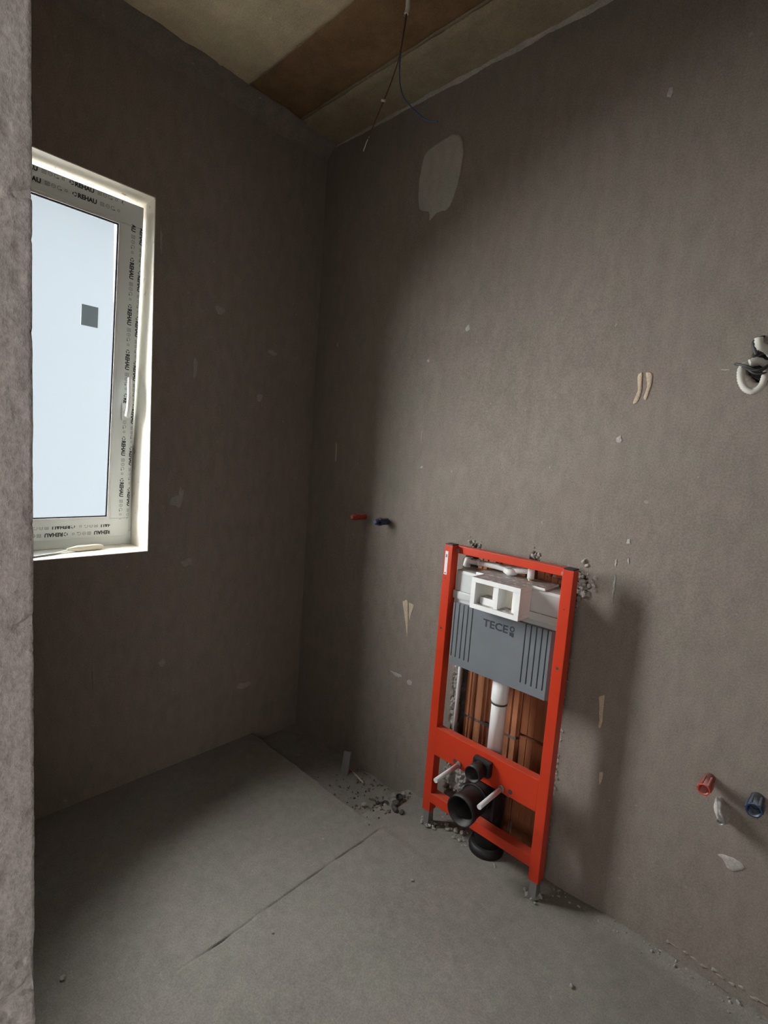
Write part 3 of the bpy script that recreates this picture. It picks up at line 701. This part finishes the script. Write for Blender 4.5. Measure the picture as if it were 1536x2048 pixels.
# ------------------------------------------------------------------ pipe stubs in the wall
def plug(name, x, z, L, r, m, label, group=None, openend=False):
    e = empty(name, (x, 0, z), label, 'pipe plug', group)
    bm = bmesh.new()
    if openend: hollow(bm, [(x, .02, z), (x, -L*.45, z), (x, -L*.46, z), (x, -L, z)], [r*.9, r*.9, r, r], r*.18, 16)
    else: tube(bm, [(x, .02, z), (x, -L*.52, z)], r*.86, 16)
    obj('plug_body', bm, m, e)
    bm = bmesh.new()
    if openend:
        for k in range(6):
            a = 2*math.pi*k/6; c = Vector((x+r*math.cos(a), 0, z+r*math.sin(a)))
            bx(bm, (c.x-.0025, -L*.97, c.z-.0025), (c.x+.0025, -L*.3, c.z+.0025), .001)
        obj('rib', bm, m, e)
    else:
        hollow(bm, [(x, -L*.5, z), (x, -L*.72, z)], r, r*.4, 8); tube(bm, [(x, -L*.70, z), (x, -L*.95, z), (x, -L, z)], [r*.72, r*.72, r*.5], 6)
        obj('plug_cap', bm, m, e)
    return e
plug('pipe_plug', .430, 1.1745, .088, .0165, M['redplug'], 'red threaded pipe plug beside the blue plug, over the dark corner')
plug('pipe_plug', .573, 1.171, .080, .0185, M['blueplug'], 'dark blue threaded pipe plug beside the red plug, left of red frame')
plug('pipe_plug', 1.903, .612, .082, .0155, M['redplug'], 'open red pipe plug beside a plaster-caked stub, low on wall', openend=True)
plug('pipe_plug', 2.016, .610, .074, .0185, M['blueplug'], 'open dark blue pipe plug beside a plaster-caked stub, low on wall', openend=True)
# stub caked in plaster
st = empty('plastered_stub', (1.945, 0, .540), 'pipe stub caked in pale plaster between red and blue plugs', 'pipe stub')
bm = bmesh.new(); r_ = bmesh.ops.create_icosphere(bm, subdivisions=4, radius=1.0)
for v in r_['verts']:
    p = v.co.copy(); n_ = 1+.22*fbm(p.x*2.2, p.y*2.2, p.z*2.2)+.06*fbm(p.x*8, p.y*8, p.z*8)
    q = Vector((p.x*.017*n_, p.y*.050*n_, p.z*.033*n_)); q.x, q.z = q.x*.87-q.z*.45, q.x*.3+q.z*.9
    v.co = Vector((1.944, -.006, .540))+q
obj('plaster_lump', bm, M['smear_w'], st, True)
bm = bmesh.new(); hollow(bm, [(1.948, .02, .530), (1.948, -.056, .528)], .010, .003, 14); obj('pipe_end', bm, M['zinc'], st)

# ------------------------------------------------------------------ cables at the wall outlet
co = empty('cable_outlet', (1.888, 0, 1.775), 'tangle of pale conduit and wires in a dark wall hole', 'cable outlet')
bm = bmesh.new(); hollow(bm, [(1.888, .012, 1.775), (1.888, .058, 1.775)], .038, .003, 20); tube(bm, [(1.888, .058, 1.775), (1.888, .0595, 1.775)], .038, 20); obj('outlet_box', bm, M['cable_d'], co)
def corr(pts, r, n=7):
    P = smoothpath(pts, n); rr = [r*(1+.09*(1 if k % 2 else -1)) for k in range(len(P))]
    b = bmesh.new(); return tube(b, P, rr, 10)
obj('conduit_loop', corr([(1.875, .03, 1.79), (1.842, -.015, 1.775), (1.840, -.034, 1.745), (1.852, -.040, 1.715), (1.872, -.040, 1.702), (1.889, -.036, 1.715), (1.893, -.022, 1.745), (1.888, .03, 1.77)], .0085, 9), M['cable'], co)
obj('conduit_end', corr([(1.900, .03, 1.800), (1.885, -.012, 1.815), (1.872, -.030, 1.822), (1.868, -.034, 1.842)], .010, 6), M['cable'], co)
obj('conduit_end', corr([(1.895, .02, 1.775), (1.872, -.02, 1.785), (1.855, -.030, 1.779)], .009, 6), M['cable'], co)
for k, P in enumerate([[(1.90, .03, 1.79), (1.880, -.03, 1.757), (1.856, -.045, 1.766), (1.834, -.036, 1.775), (1.823, -.030, 1.778)],
                       [(1.91, .02, 1.80), (1.888, -.035, 1.762), (1.866, -.045, 1.756), (1.842, -.040, 1.768)],
                       [(1.905, .02, 1.76), (1.890, -.03, 1.750), (1.872, -.045, 1.748), (1.856, -.043, 1.760)]]):
    b = bmesh.new(); tube(b, smoothpath(P, 8), .0032, 8); obj('wire', b, M['cable_d'] if k != 1 else M['rubber_and_holes'], co)
for P in ([(1.895, .03, 1.86), (1.872, .0, 1.850), (1.855, -.015, 1.835), (1.866, -.02, 1.80)],):
    b = bmesh.new(); tube(b, smoothpath(P, 8), .004, 8); obj('wire', b, M['cable_d'], co)

# ------------------------------------------------------------------ wires hanging from the ceiling
hw = empty('hanging_cable', (.846, -.38, H), 'pale cable end with brown and blue wires hanging from ceiling', 'cable')
b = bmesh.new(); tube(b, smoothpath([(.868, -.41, H+.004), (.850, -.388, H-.012), (.843, -.38, H-.025), (.839, -.38, 2.897)], 6), [.0075]*19, 10); obj('sheath', b, M['cable'], hw)
b = bmesh.new(); tube(b, smoothpath([(.840, -.38, 2.905), (.836, -.381, 2.86), (.823, -.38, 2.783), (.795, -.38, 2.72), (.763, -.38, 2.668), (.719, -.38, 2.604), (.694, -.38, 2.566)], 8), .0019, 8); obj('wire', b, M['wire_brown'], hw)
b = bmesh.new(); tube(b, smoothpath([(.700, -.38, 2.574), (.685, -.38, 2.553), (.674, -.38, 2.533)], 5), .0016, 8); obj('stripped_end', b, M['cable'], hw)
b = bmesh.new(); tube(b, [(.770, -.382, 2.661), (.755, -.383, 2.667)], .004, 8); obj('tape', b, M['cable'], hw)
b = bmesh.new(); tube(b, smoothpath([(.838, -.38, 2.905), (.832, -.379, 2.86), (.826, -.379, 2.80), (.824, -.378, 2.75), (.829, -.378, 2.701), (.847, -.378, 2.650), (.880, -.378, 2.608), (.920, -.378, 2.568), (.947, -.378, 2.543), (.980, -.378, 2.521), (1.006, -.378, 2.511)], 6), .0019, 8); obj('wire', b, M['wire_blue'], hw)
b = bmesh.new(); tube(b, smoothpath([(.840, -.378, 2.905), (.833, -.377, 2.85), (.820, -.377, 2.79), (.822, -.377, 2.74)], 6), .0017, 8); obj('wire', b, M['cable_d'], hw)

# ------------------------------------------------------------------ bits lying in the trench and on the floor
def rock(name, x, y, r, m, label, group, seed, flat=.75, cat='stone'):
    rnd = random.Random(seed); bm = bmesh.new(); q = bmesh.ops.create_icosphere(bm, subdivisions=2, radius=r)
    s = Vector((rnd.uniform(.8, 1.35), rnd.uniform(.7, 1.2), flat*rnd.uniform(.8, 1.1)))
    for v in q['verts']:
        p = v.co/r; n_ = 1+.35*noise.noise(p*1.4+Vector((seed*3.1, 0, 0)))
        v.co = Vector((p.x*s.x, p.y*s.y, p.z*s.z))*r*n_
    zb = min(v.co.z for v in bm.verts)
    o = obj(name, bm, m); o.location = (x, y, floor_z(x, y)-zb-.0015); o.rotation_euler = (0, 0, rnd.uniform(0, 6))
    return tag(o, label, cat, group)
rnd = random.Random(5)
for k in range(16):
    rock('rubble_stone', rnd.gauss(.79, .055), min(-.035, rnd.gauss(-.125, .045)), rnd.uniform(.006, .014), M['stone'] if k % 3 == 0 else M['stone_d'], 'small pale rubble stone on the floor left of the red frame' if k % 3 == 0 else 'small dark rubble stone on the floor left of the red frame', 'pale rubble left of the red frame' if k % 3 == 0 else 'dark rubble left of the red frame', k)
for k, (x, y, r) in enumerate([(1.088, -.072, .011), (1.100, -.060, .008), (1.116, -.055, .013), (1.141, -.046, .010), (1.155, -.085, .007), (1.07, -.055, .009), (1.13, -.09, .006)]):
    rock('pebble', x, y, r, M['stone'], 'pale pebble on floor under the red frame beside the black drain', 'pebbles under the red frame', 30+k)
for k, (x, y, r, lb) in enumerate([(1.694, -.306, .0065, 'small pebble on open floor to the right of the frame foot'), (1.152, -.369, .006, 'small pale pebble on open floor in front of the red frame'), (.987, -.833, .005, 'small pale pebble on the screed beside the joint line'), (.715, -1.318, .007, 'small pale pebble on the floor beside the door jamb')]):
    rock('pebble', x, y, r, M['stone'], lb, None, 50+k, .8)
for k, (x, y, h) in enumerate([(.806, -.132, .014), (.842, -.085, .020)]):
    z = floor_z(x, y); e = empty('pipe_stub', (x, y, z), ('short black pipe stub in the floor rubble, further from the wall', 'short black pipe stub in the floor rubble, closer to the wall')[k], 'pipe stub', 'black pipe stubs in the rubble')
    bm = bmesh.new(); hollow(bm, [(x, y, z-.02), (x+.002, y-.004, z+h)], .016, .003, 18); obj('pipe_end', bm, M['black'], e)
    bm = bmesh.new(); tube(bm, [(x, y, z+h*.3), (x+.0005, y-.001, z+h*.35)], .0135, 18); obj('plug', bm, M['rubber_and_holes'], e)
# grey offcut leaning in the trench, stick, floor shavings
x, y = .505, -.095; z = floor_z(x, y)
bm = bmesh.new(); bx(bm, (-.018, -.009, -.004), (.018, .009, .104), .002)
bmesh.ops.subdivide_edges(bm, edges=bm.edges[:], cuts=2, use_grid_fill=True)
for v in bm.verts: v.co += Vector((.002*fbm(v.co.z*40, 1, 2), .0015*fbm(v.co.z*30, 6, 2), .006*fbm(v.co.x*60, 2, 2) if v.co.z > .09 else 0))
o = obj('plaster_offcut', bm, M['zinc']); o.location = (x, y, z); o.rotation_euler = (math.radians(-16), 0, math.radians(25)); tag(o, 'narrow grey offcut standing in the trench against the wall', 'offcut')
e = empty('marker_stick', (.55, -.06, -.02), 'thin white stick with red end lying beside the grey offcut', 'stick')
za = floor_z(.50, -.055)+.006; zb = floor_z(.603, -.066)+.004
bm = bmesh.new(); tube(bm, [(.522, -.057, za), (.603, -.066, zb)], .0042, 8); obj('shaft', bm, M['cable'], e)
bm = bmesh.new(); tube(bm, [(.497, -.054, za+.001), (.523, -.057, za)], .0044, 8); obj('tip', bm, M['redplug'], e)
lumps('floor_crumbs', lambda r: (min(.86, max(.35, r.gauss(.72, .12))), min(-.02, r.gauss(-.12, .07)), 0), M['mortar'], 160, .002, .006, floor, 31)
lumps('floor_crumbs', lambda r: (r.uniform(1.03, 1.32), r.uniform(-.10, .0), .001), M['crumb'], 90, .0015, .005, floor, 32)
lumps('floor_crumbs', lambda r: (r.uniform(1.5, 2.4), -.006-abs(r.gauss(0, .018)), .012*math.exp(-1)), M['crumb'], 70, .002, .005, floor, 33)
